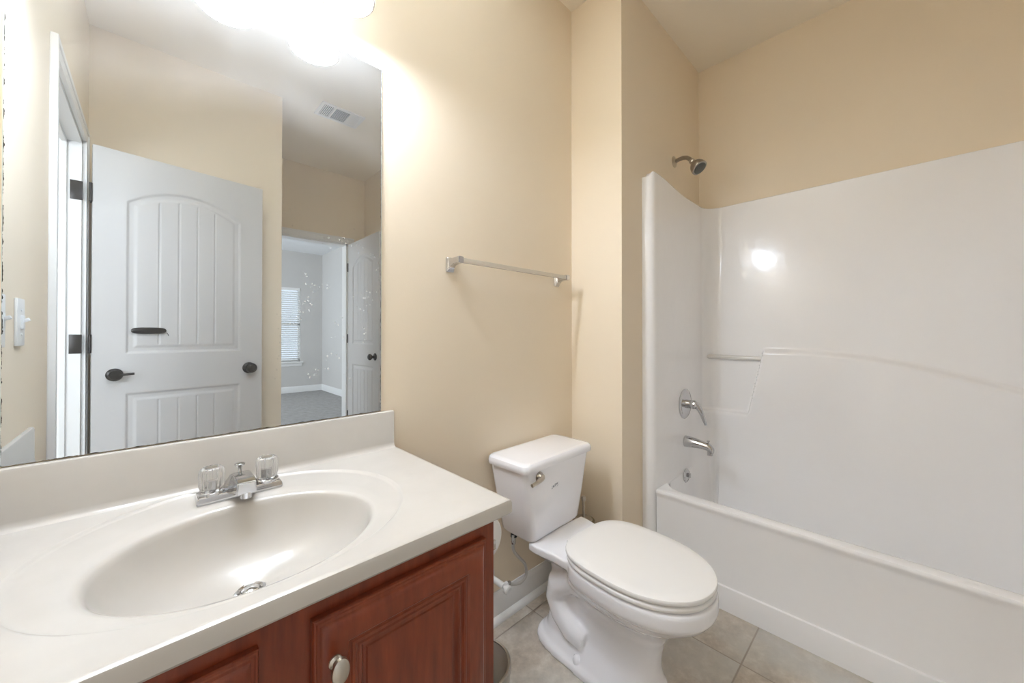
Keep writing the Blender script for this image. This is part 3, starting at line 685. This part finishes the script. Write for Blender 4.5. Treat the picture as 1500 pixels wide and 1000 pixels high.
# ------------------------------------------------------------------ bathtub
TX0, TX1, TY0, TY1, ZR = 1.706, X2 - 0.003, -0.620, 0.8035, 0.4112
tb = thing('bathtub', (2.05, 0.09, 0), 'glossy white one-piece bathtub and surround filling the alcove', 'bathtub')
OC = (2.055, 0.10)
tang, tout = rect_outline(TX0, TX1, TY0, TY1, OC, 200)
def rr_outline(x0, x1, y0, y1, r, z, c=OC):
    pts = []
    for a in tang:
        dx, dy = math.cos(a), math.sin(a); lo, hi = 0.0, 2.0
        for _ in range(28):
            t_ = (lo + hi) / 2; x, y = c[0] + dx * t_, c[1] + dy * t_
            qx = max(x0 + r - x, x - (x1 - r), 0); qy = max(y0 + r - y, y - (y1 - r), 0)
            inside = (x0 <= x <= x1 and y0 <= y <= y1) and (qx * qx + qy * qy <= r * r or qx == 0 or qy == 0)
            if inside: lo = t_
            else: hi = t_
        pts.append((c[0] + dx * lo, c[1] + dy * lo, z))
    return pts
def tshr(d, z): return [(max(x, TX0 + d), y, z) for x, y in tout]
rings = [tshr(0.0, 0.0), tshr(0.0, 0.092), tshr(0.0015, 0.0975), tshr(0.007, 0.101), tshr(0.0085, 0.108), tshr(0.0075, 0.375), tshr(0.004, 0.388), tshr(0.0, 0.397), tshr(0.0, 0.404), tshr(0.003, 0.4095), tshr(0.009, ZR)]
def inn(d, z, r=0.10, dy=0.0):
    k = sstep(z, 0.10, 0.24) * 0.035      # the surround covers the tub's back and end walls above this height
    return rr_outline(1.768 + d, min(2.352 - d * 0.7 + k, TX1 - 0.001), max(-0.600 + d + dy - k, TY0 + 0.001), min(0.801 - d * 0.6 + k, TY1 - 0.001), r, z)
rings += [inn(-0.012, ZR - 0.0005), inn(-0.003, ZR - 0.003), inn(0.003, ZR - 0.010), inn(0.010, ZR - 0.04), inn(0.020, 0.30, 0.11, 0.01), inn(0.035, 0.20, 0.12, 0.04), inn(0.055, 0.12, 0.13, 0.08), inn(0.08, 0.075, 0.13, 0.11), inn(0.12, 0.055, 0.12, 0.13), inn(0.20, 0.050, 0.06, 0.2)]
b = MB(); b.rings(rings, False, True); part(b, 'tub_shell', M_tub, tb, True, 30)
b = MB(); oc = (2.050, 0.8005, 0.388)
b.lathe([(0, 0), (0.036, 0.0), (0.036, 0.003), (0.031, 0.008), (0.014, 0.0105), (0.0, 0.0105)], oc, (0, -1, 0), 36)
b.box(oc[0] - 0.0035, oc[0] + 0.0035, oc[1] - 0.026, oc[1] - 0.009, oc[2] - 0.006, oc[2] + 0.016, 0.0015)
tag(part(b, 'overflow_plate', M_chrome, tb), 'round chrome overflow plate')
b = MB(); b.lathe([(0, -0.002), (0.035, -0.002), (0.035, 0.002), (0.026, 0.003), (0.02, 0), (0, 0)], (2.05, 0.56, 0.056), n=32); tag(part(b, 'drain', M_chrome, tb), 'chrome tub drain')

# ------------------------------------------------------------------ tub surround
sr = tb
XI, YI, YJ, RR = 2.387, 0.806, -0.622, 0.085
path = []
half = [(1.6795, YP - 0.0006), (1.6800, 0.846), (1.6815, 0.836), (1.6850, 0.825), (1.6910, 0.8155), (1.6990, 0.8095), (1.7080, 0.8065), (1.7200, 0.8060)]
path += half
x = 1.72
while x < XI - RR - 0.006:
    x += 0.012; path.append((min(x, XI - RR), YI))
for k in range(1, 13): a = PI / 2 * (1 - k / 12); path.append((XI - RR + RR * math.cos(a), YI - RR + RR * math.sin(a)))
y = YI - RR
while y > YJ + RR + 0.004:
    y -= 0.0065; path.append((XI, max(y, YJ + RR)))
for k in range(1, 13): a = PI / 2 * (k / 12); path.append((XI - RR + RR * math.cos(a), YJ + RR - RR * math.sin(a)))
x = XI - RR
while x > 1.726:
    x -= 0.02; path.append((max(x, 1.72), YJ))
ymid = (YI + YJ) / 2
path += [(px, 2 * ymid - py) for px, py in reversed(half[1:])] + [(1.6795, -0.6694)]
path2 = [path[0]]
for p in path[1:]:
    if math.dist(p, path2[-1]) > 1e-4: path2.append(p)
path = path2; n = len(path)
nrm = []
for i in range(n):
    a = path[max(i - 1, 0)]; c = path[min(i + 1, n - 1)]; dx, dy = c[0] - a[0], c[1] - a[1]; l_ = math.hypot(dx, dy)
    nrm.append((dy / l_, -dx / l_))      # inward (towards the tub)
# check sign: on the plumbing side inward is -Y
def ztop(px, py):
    return 1.872 + 0.031 * (1 - sstep(px, 1.72, 2.10)) - 0.022 * (1 - sstep(px, 1.68, 1.702))
def arch_z(y):
    pts = [(-0.62, 0.80), (-0.45, 0.875), (-0.318, 0.925), (-0.13, 0.985), (0.047, 1.029), (0.20, 1.050), (0.35, 1.058), (0.60, 1.058)]
    for (a, za), (c, zc_) in zip(pts, pts[1:]):
        if y <= c:
            t_ = (y - a) / (c - a); return za + (zc_ - za) * t_
    return pts[-1][1]
def arch_s(y): return sum(arch_z(y + k * 0.02) for k in range(-3, 4)) / 7
def prot(px, py, z):
    """how far the lower panel stands out"""
    on_back = sstep(px, XI - RR, XI - 0.01)
    zt_b = arch_s(py)
    # corner notch with shelf at .70 ; slanting edge
    edge = 0.515 + (1.05 - z) * 0.20
    k_notch = sstep(py, edge - 0.008, edge + 0.008)     # 0 on the arch panel, 1 in the notch
    up = 1 - sstep(z, zt_b - 0.024, zt_b + 0.006)
    # round the arch panel's upper corner
    lo = 1 - sstep(z, 0.694, 0.712)
    body = (1 - k_notch) * up + k_notch * lo
    side = sstep(px, 2.12, 2.33)
    v_ = body if py < 0.66 else lo * side
    return 0.036 * v_ * (0.25 + 0.75 * max(on_back, side if py > 0.6 else on_back))
zl = [0.13, 0.17, 0.21, 0.25, 0.29, 0.33, 0.36]
z = 0.385
while z < 1.09: zl.append(z); z += 0.005 if (0.685 < z < 0.725 or 0.78 < z < 1.07) else 0.014
while z < 1.872: zl.append(z); z += 0.035
zl.append(1.872)
rows = []
for z in zl:
    r = []
    for (px, py), (nx, ny) in zip(path, nrm):
        zz = z if z < 1.5 else 1.5 + (z - 1.5) * (ztop(px, py) - 1.5) / 0.372
        d = prot(px, py, z) if px > 1.75 else 0
        d += (0.020 * (1.87 - z) * abs(nx) ** 2 + 0.09 * max(0, 0.44 - z)) * sstep(px, 1.74, 1.84)
        r.append((px + nx * d, py + ny * d, zz))
    rows.append(r)
def outw(d, dz):
    r = []
    for (px, py), (nx, ny) in zip(path, nrm):
        qx = min(max(px - nx * d, 1.6795), X2 - 0.001); qy = min(max(py - ny * d, -0.6695), YP - 0.0006)
        r.append((qx, qy, ztop(px, py) + dz))
    return r
rows += [outw(0.0015, 0.003), outw(0.005, 0.0045), outw(0.06, 0.0045)]
b = MB(); b.grid(rows)
for pth in (path[:9], path[-9:]):        # the front columns run down to the floor beside the apron
    b.grid([[(px, py, z) for px, py in pth] for z in (0, 0.13)])
tag(part(b, 'surround_wall', M_tub, sr, True, 60), 'tall moulded surround walls with a corner shelf')
b = MB(); b.tube([(2.352, YI - 0.004, 1.008), (2.357, 0.70, 1.007), (2.362, 0.60, 1.006), (2.366, 0.500, 1.006)], 0.0125, 18)
tag(part(b, 'corner_bar', mat('glossy_white_rod', (0.85, 0.83, 0.80), 0.1, trans=0.2), sr), 'white corner rod above the shelf')

# ------------------------------------------------------------------ shower and tub fittings
t = thing('shower_fixture', (2.045, YP, 2.074), 'dull metal shower head on a bent arm above the surround', 'shower head')
b = MB(); b.lathe([(0, 0), (0.030, 0), (0.030, 0.003), (0.022, 0.007), (0.012, 0.010), (0, 0.010)], (2.045, YP - 0.0005, 2.074), (0, -1, 0), 36); part(b, 'flange', M_nickel, t)
b = MB(); pts = [(2.045, YP - 0.004, 2.074), (2.043, 0.83, 2.078), (2.040, 0.805, 2.078), (2.036, 0.785, 2.071), (2.030, 0.768, 2.056), (2.025, 0.757, 2.041)]
b.tube(pts, 0.0105, 16); arm = part(b, 'shower_arm', M_dullmet, t)
ax = Vector((-0.10, -0.62, -0.78)).normalized(); p0 = Vector(pts[-1])
b = MB(); b.lathe([(0, -0.004), (0.0125, -0.004), (0.0145, 0.002), (0.0145, 0.010), (0.012, 0.014), (0, 0.014)], p0, ax, 24); part(b, 'collar', M_nickel, t)
b = MB(); b.lathe([(0.0, 0.010), (0.010, 0.012), (0.015, 0.020), (0.024, 0.027), (0.032, 0.037), (0.0375, 0.050), (0.0395, 0.064), (0.0385, 0.069), (0.0350, 0.070), (0.0, 0.068)], p0, ax, 40); hd = part(b, 'spray_head', M_dullmet, t)
b = MB(); b.lathe([(0.0, 0.0685), (0.031, 0.0695), (0.031, 0.0725), (0.026, 0.0735), (0.0, 0.0735)], p0, ax, 36); tag(part(b, 'nozzle_face', M_dgrey, hd), 'dark grey nozzle face')

t = thing('shower_valve', (2.05, YI, 0.765), 'round chrome shower valve plate with a curved lever on the surround', 'shower valve')
b = MB(); b.lathe([(0, 0), (0.079, 0), (0.079, 0.003), (0.074, 0.0075), (0.060, 0.0095), (0.034, 0.0115), (0, 0.0115)], (2.052, YI + 0.0005, 0.768), (0, -1, 0), 56); part(b, 'escutcheon', M_chrome, t)
b = MB(); b.lathe([(0, 0.008), (0.023, 0.008), (0.021, 0.028), (0.022, 0.034), (0.024, 0.046), (0.021, 0.058), (0.011, 0.064), (0, 0.0655)], (2.052, YI, 0.768), (0, -1, 0), 32)
pts = [(2.052, YI - 0.048, 0.776), (2.056, YI - 0.062, 0.764), (2.064, YI - 0.074, 0.742), (2.072, YI - 0.082, 0.715), (2.080, YI - 0.087, 0.688), (2.086, YI - 0.094, 0.664)]
b.tube(pts, [0.017, 0.017, 0.0145, 0.0115, 0.009, 0.006], 16); part(b, 'lever', M_chrome, t)

t = thing('tub_spout', (2.05, YI, 0.57), 'chrome tub spout with a diverter pin on the surround', 'tub spout')
b = MB(); sx = 2.058; rs = []
for y, z0, z1, hw in ((0, 0.538, 0.598, 0.029), (-0.012, 0.538, 0.598, 0.029), (-0.05, 0.542, 0.593, 0.026), (-0.085, 0.544, 0.586, 0.023), (-0.112, 0.540, 0.580, 0.021), (-0.128, 0.532, 0.574, 0.020), (-0.139, 0.530, 0.560, 0.016)):
    rs.append([(sx + hw * math.cos(a), YI + y + 0.0005, (z0 + z1) / 2 + (z1 - z0) / 2 * math.sin(a)) for a in [i * 2 * PI / 28 for i in range(28)]])
b.rings(rs); b.lathe([(0, 0), (0.0135, 0), (0.0135, 0.022), (0, 0.022)], (sx, YI - 0.123, 0.520), n=24); part(b, 'spout_body', M_chrome, t)
b = MB(); b.lathe([(0, 0), (0.003, 0), (0.003, 0.014), (0.007, 0.016), (0.007, 0.020), (0, 0.021)], (sx, YI - 0.115, 0.572), n=16); part(b, 'diverter_pin', M_chrome, t)

# ------------------------------------------------------------------ toilet
TC = 1.155
t = thing('toilet', (TC, 0.75, 0), 'white two-piece toilet with closed lid beside the tub', 'toilet')
def egg(a, yc, bf, bb, z, ex=2.0, exb=2.6, n=72, cx=TC):
    """outline: half-width a, widest at yc, front reach bf (towards -Y), back reach bb"""
    out = []
    for i in range(n):
        th_ = i * 2 * PI / n; c_, s_ = math.cos(th_), math.sin(th_)
        e_ = exb if s_ > 0 else ex
        out.append((cx + a * math.copysign(abs(c_) ** (2 / e_), c_), yc + (bb if s_ > 0 else bf) * math.copysign(abs(s_) ** (2 / e_), s_), z))
    return out
b = MB()
# bowl and pedestal body
def rotz(b_, deg, c):
    bmesh.ops.rotate(b_.bm, cent=(c[0], c[1], 0), matrix=Matrix.Rotation(math.radians(deg), 3, 'Z'), verts=b_.bm.verts[:]); return b_
BROT = -2.0; BCEN = (TC, 0.85); TROT = 1.6; TKX = 1.148; TCEN = (TKX, 1.02)
def spline_rows(S_, m_=4):
    out = []
    Q = [S_[0]] + list(S_) + [S_[-1]]
    for i in range(1, len(Q) - 2):
        for k in range(m_):
            u = k / m_; out.append(tuple(0.5 * (2 * b1 + (c1 - a1) * u + (2 * a1 - 5 * b1 + 4 * c1 - d1) * u * u + (3 * b1 - a1 - 3 * c1 + d1) * u ** 3) for a1, b1, c1, d1 in zip(Q[i - 1], Q[i], Q[i + 1], Q[i + 2])))
    return out + [S_[-1]]
S = [(0.000, 0.122, 0.76, 0.245, 0.225), (0.018, 0.122, 0.76, 0.245, 0.225), (0.045, 0.108, 0.75, 0.225, 0.215), (0.09, 0.082, 0.72, 0.190, 0.205), (0.14, 0.070, 0.69, 0.165, 0.215), (0.19, 0.072, 0.67, 0.160, 0.220),
     (0.235, 0.092, 0.65, 0.175, 0.215), (0.275, 0.132, 0.63, 0.205, 0.220), (0.305, 0.154, 0.615, 0.228, 0.215), (0.322, 0.172, 0.605, 0.2305, 0.215), (0.335, 0.1795, 0.60, 0.2340, 0.215), (0.352, 0.1810, 0.60, 0.2350, 0.215), (0.372, 0.1805, 0.60, 0.2345, 0.215), (0.380, 0.176, 0.60, 0.230, 0.210)]
b.rings([egg(a, yc, bf, bb, z, 2.1 if z > 0.2 else 2.6, 3.2) for z, a, yc, bf, bb in spline_rows(S)])
# back deck under the tank
def dk(z, h0, h1, y0=0.74, y1=0.955): return [(TC - h0, y0, z), (TC + h0, y0, z), (TC + h1 * 0.92, (y0 + y1) / 2, z), (TC + h1, y1 - 0.04, z), (TC + h1, y1, z), (TC - h1, y1, z), (TC - h1, y1 - 0.04, z), (TC - h1 * 0.92, (y0 + y1) / 2, z)]
b.rings([dk(0.305, 0.10, 0.105), dk(0.335, 0.13, 0.140), dk(0.345, 0.142, 0.155), dk(0.371, 0.142, 0.155)])
# rear column joining deck and foot
b.rings([egg(0.100, 0.86, 0.12, 0.10, 0.02, 2.4, 2.8), egg(0.078, 0.86, 0.12, 0.085, 0.12, 2.4, 2.8), egg(0.080, 0.86, 0.12, 0.075, 0.25, 2.4, 2.8), egg(0.100, 0.86, 0.12, 0.085, 0.335, 2.4, 2.8)])
# trapway bulges on both sides
for s_ in (-1, 1):
    tp = [(0.66, 0.245, 0.030, 0.040), (0.74, 0.262, 0.045, 0.045), (0.82, 0.265, 0.062, 0.047), (0.875, 0.225, 0.066, 0.047), (0.885, 0.175, 0.068, 0.043), (0.86, 0.130, 0.070, 0.042), (0.81, 0.098, 0.072, 0.042), (0.755, 0.085, 0.070, 0.036)]
    b.tube([(TC + s_ * dx, y, z) for y, z, dx, r in tp], [r * 1.05 for *_, r in tp], 20)
    # flat foot flange
b.rings([egg(0.130, 0.79, 0.235, 0.195, z, 2.8, 3.6) for z in (0.0, 0.020)] + [egg(0.120, 0.79, 0.225, 0.187, 0.030, 2.8, 3.6)])
bowl = part(rotz(b, BROT, BCEN), 'bowl', M_porc, t)
bowl.data.shade_smooth() if hasattr(bowl.data, 'shade_smooth') else None
rmod = bowl.modifiers.new('voxel', 'REMESH'); rmod.mode = 'VOXEL'; rmod.voxel_size = 0.0048; rmod.use_smooth_shade = True
sm = bowl.modifiers.new('smooth', 'SMOOTH'); sm.iterations = 6; sm.factor = 0.6
for s_ in (-1, 1):
    b = MB(); b.lathe([(0, 0), (0.015, 0), (0.0155, 0.010), (0.013, 0.020), (0.007, 0.026), (0, 0.028)], (TC + s_ * 0.107, 0.765, 0.026), n=24); tag(part(rotz(b, BROT, BCEN), 'bolt_cap', M_porc, t), 'domed white bolt cap')
# seat and lid
def slab(ol, z0, z1, r, crown=0.0):
    rs = []
    def sc_(k, z):
        o_ = ol(z); return o_
    return o_
def seat_rings(a, bf, bb, z0, z1, r, yc=0.60, crown=0.0, ex=2.08, exb=3.3, hole=False):
    rs = []
    for d, z in ((r, z0), (r * 0.3, z0 + r * 0.3), (0, z0 + r), (0, z1 - r), (r * 0.3, z1 - r * 0.35), (r, z1)):
        rs.append(egg(a - d, yc, bf - d, bb - d, z, ex, exb))
    if crown:
        for k in (0.85, 0.6, 0.35, 0.12): rs.append([(TC + (x - TC) * k, yc + (y - yc) * k, z1 + crown * (1 - k * k)) for x, y, _ in egg(a - r, yc, bf - r, bb - r, 0, ex, exb)])
    return rs
b = MB(); b.rings(seat_rings(0.1830, 0.2300, 0.215, 0.3835, 0.3995, 0.0055)); part(rotz(b, BROT, BCEN), 'seat', M_seat, t)
b = MB(); b.rings(seat_rings(0.1845, 0.2315, 0.2200, 0.4035, 0.4195, 0.0050, crown=0.003)); part(rotz(b, BROT, BCEN), 'lid', M_seat, t, True, 30)
for s_ in (-1, 1):
    b = MB(); b.box(TC + s_ * 0.065 - 0.014, TC + s_ * 0.065 + 0.014, 0.800, 0.836, 0.379, 0.4025, 0.006); part(rotz(b, BROT, BCEN), 'seat_hinge', M_seat, t)
# tank
def rbox(hx, y0, y1, z, r=0.025, cx=TC, n=8):
    pts = []
    for cxx, cyy, a0 in ((cx + hx - r, y1 - r, 0), (cx - hx + r, y1 - r, 90), (cx - hx + r, y0 + r, 180), (cx + hx - r, y0 + r, 270)):
        for k in range(n + 1):
            a = math.radians(a0 + 90 * k / n); pts.append((cxx + r * math.cos(a), cyy + r * math.sin(a), z))
    return pts
b = MB(); b.rings([rbox(0.128, 0.958, 1.088, 0.3705, 0.028, TKX), rbox(0.147, 0.944, 1.100, 0.3745, 0.030, TKX), rbox(0.156, 0.938, 1.106, 0.386, 0.032, TKX), rbox(0.178, 0.931, 1.112, 0.500, 0.030, TKX), rbox(0.201, 0.925, 1.118, 0.636, 0.026, TKX), rbox(0.201, 0.925, 1.118, 0.640, 0.026, TKX)])
tank = part(rotz(b, TROT, TCEN), 'tank', M_porc, t, True, 35)
b = MB(); b.rings([rbox(0.204, 0.921, 1.119, 0.6405, 0.022, TKX), rbox(0.211, 0.915, 1.1215, 0.644, 0.024, TKX), rbox(0.2145, 0.912, 1.122, 0.652, 0.028, TKX), rbox(0.2145, 0.912, 1.122, 0.662, 0.028, TKX), rbox(0.2115, 0.915, 1.121, 0.6705, 0.028, TKX), rbox(0.204, 0.921, 1.116, 0.6760, 0.026, TKX), rbox(0.190, 0.933, 1.106, 0.6780, 0.02, TKX)])
part(rotz(b, TROT, TCEN), 'tank_lid', M_porc, t, True, 30)
b = MB(); ly = 0.9245
b.lathe([(0, 0), (0.019, 0), (0.019, 0.004), (0.015, 0.009), (0.013, 0.016), (0, 0.018)], (1.020, ly, 0.618), (0, -1, 0), 28)
b.tube([(1.022, ly - 0.012, 0.618), (1.006, ly - 0.018, 0.616), (0.985, ly - 0.021, 0.612), (0.958, ly - 0.020, 0.608)], [0.011, 0.0095, 0.0070, 0.0065], 14)
tag(part(rotz(b, TROT, TCEN), 'flush_lever', M_nickel, tank), 'brushed metal flush lever')
# faint grey maker's stamp: small broken strokes
b = MB(); sx0, sz0 = 1.098, 0.556
for k, (dx, dz, wx, wz) in enumerate([(0, 0.004, 0.003, 0.002), (0.001, -0.005, 0.002, 0.004), (0.006, 0.002, 0.0015, 0.008), (0.008, -0.002, 0.004, 0.0015), (0.014, 0.004, 0.0015, 0.010), (0.017, 0.008, 0.005, 0.0015), (0.017, 0.003, 0.005, 0.0015), (0.0215, 0.0055, 0.0012, 0.005), (0.017, -0.002, 0.003, 0.0015), (0.024, 0.006, 0.002, 0.006), (0.027, 0.009, 0.002, 0.0015), (0.024, -0.003, 0.004, 0.0015), (0.027, 0.001, 0.0015, 0.004)]):
    dx *= 1.35; wx *= 1.4; zz = sz0 + dz; yy = 0.931 + (0.925 - 0.931) * (zz - 0.500) / 0.136
    b.box(sx0 + dx, sx0 + dx + wx, yy - 0.0007, yy + 0.002, zz - wz / 2, zz + wz / 2)
tag(part(rotz(b, TROT, TCEN), 'maker_stamp', M_print, tank, False), 'faint grey stamp')

# water supply
t = thing('water_supply_line', (0.985, 1.10, 0.19), 'thin grey water supply hose curving from the toilet tank to the wall stop', 'supply hose')
pts = [(1.006, 1.040, 0.368), (1.007, 1.042, 0.345), (1.012, 1.045, 0.305), (1.045, 1.050, 0.262), (1.082, 1.055, 0.222), (1.096, 1.058, 0.190), (1.090, 1.055, 0.165), (1.060, 1.050, 0.158), (1.020, 1.045, 0.170), (0.992, 1.044, 0.185), (0.980, 1.045, 0.190)]
def cr(p, m_=6):
    out = []
    P_ = [Vector(q) for q in p]; P_ = [P_[0]] + P_ + [P_[-1]]
    for i in range(1, len(P_) - 2):
        for k in range(m_):
            u = k / m_; a, b2, c_, d_ = P_[i - 1], P_[i], P_[i + 1], P_[i + 2]
            out.append(0.5 * ((2 * b2) + (c_ - a) * u + (2 * a - 5 * b2 + 4 * c_ - d_) * u * u + (3 * b2 - a - 3 * c_ + d_) * u ** 3))
    out.append(P_[-2]); return out
b = MB(); b.tube(cr(pts), 0.0058, 14); part(b, 'hose', M_hose, t)
b = MB(); b.lathe([(0, 0), (0.013, 0), (0.013, 0.012), (0.011, 0.014), (0, 0.014)], (1.014, 1.045, 0.3565), n=12); part(b, 'tank_nut', M_blackp, t)
b = MB(); b.lathe([(0, 0), (0.0085, 0), (0.0085, 0.024), (0, 0.024)], (1.0095, 1.043, 0.332), n=8); b.lathe([(0, 0), (0.0085, 0), (0.0085, 0.02), (0, 0.02)], (0.972, 1.045, 0.1925), (1, 0, -0.2), n=8); part(b, 'coupling', M_chrome, t)
t = thing('shutoff_valve', (0.955, WY, 0.19), 'white plastic water stop valve on the wall behind the toilet', 'valve')
b = MB(); b.lathe([(0, 0), (0.028, 0), (0.028, 0.003), (0.014, 0.010), (0, 0.010)], (0.958, WY - 0.0005, 0.192), (0, -1, 0), 28); b.lathe([(0, 0), (0.011, 0), (0.011, 0.085), (0, 0.085)], (0.958, WY - 0.005, 0.192), (0, -1, 0), 20)
b.lathe([(0, 0), (0.009, 0), (0.009, 0.02), (0, 0.02)], (0.958, 1.045, 0.192), (1, 0, 0), 16); part(b, 'valve_body', M_plastic, t)
b = MB(); b.lathe([(0, 0), (0.006, 0), (0.006, 0.012), (0.016, 0.014), (0.017, 0.026), (0.013, 0.030), (0, 0.030)], (0.958, 1.045, 0.192), (0.1, -1, -0.25), 10); part(b, 'handle', M_plastic, t)

# toilet brush in its holder
t = thing('toilet_brush', (1.385, 0.985, 0), 'antique bronze toilet brush canister behind the toilet', 'toilet brush')
bx, by = 1.383, 0.982
b = MB(); b.lathe([(0, 0), (0.045, 0), (0.047, 0.006), (0.044, 0.30), (0.048, 0.312), (0.048, 0.318), (0.040, 0.320), (0.0, 0.318)], (bx, by, 0), n=40); part(b, 'canister', M_bronze, t)
b = MB(); b.lathe([(0, 0), (0.040, 0), (0.036, 0.006), (0.012, 0.010), (0.0065, 0.013), (0.0055, 0.075), (0.006, 0.078), (0.010, 0.083), (0.0115, 0.092), (0.009, 0.101), (0, 0.104)], (bx, by, 0.319), n=28); part(b, 'handle', M_nickel, t)
for o in list(bpy.data.objects):
    if '_local' in o: del o['_local']
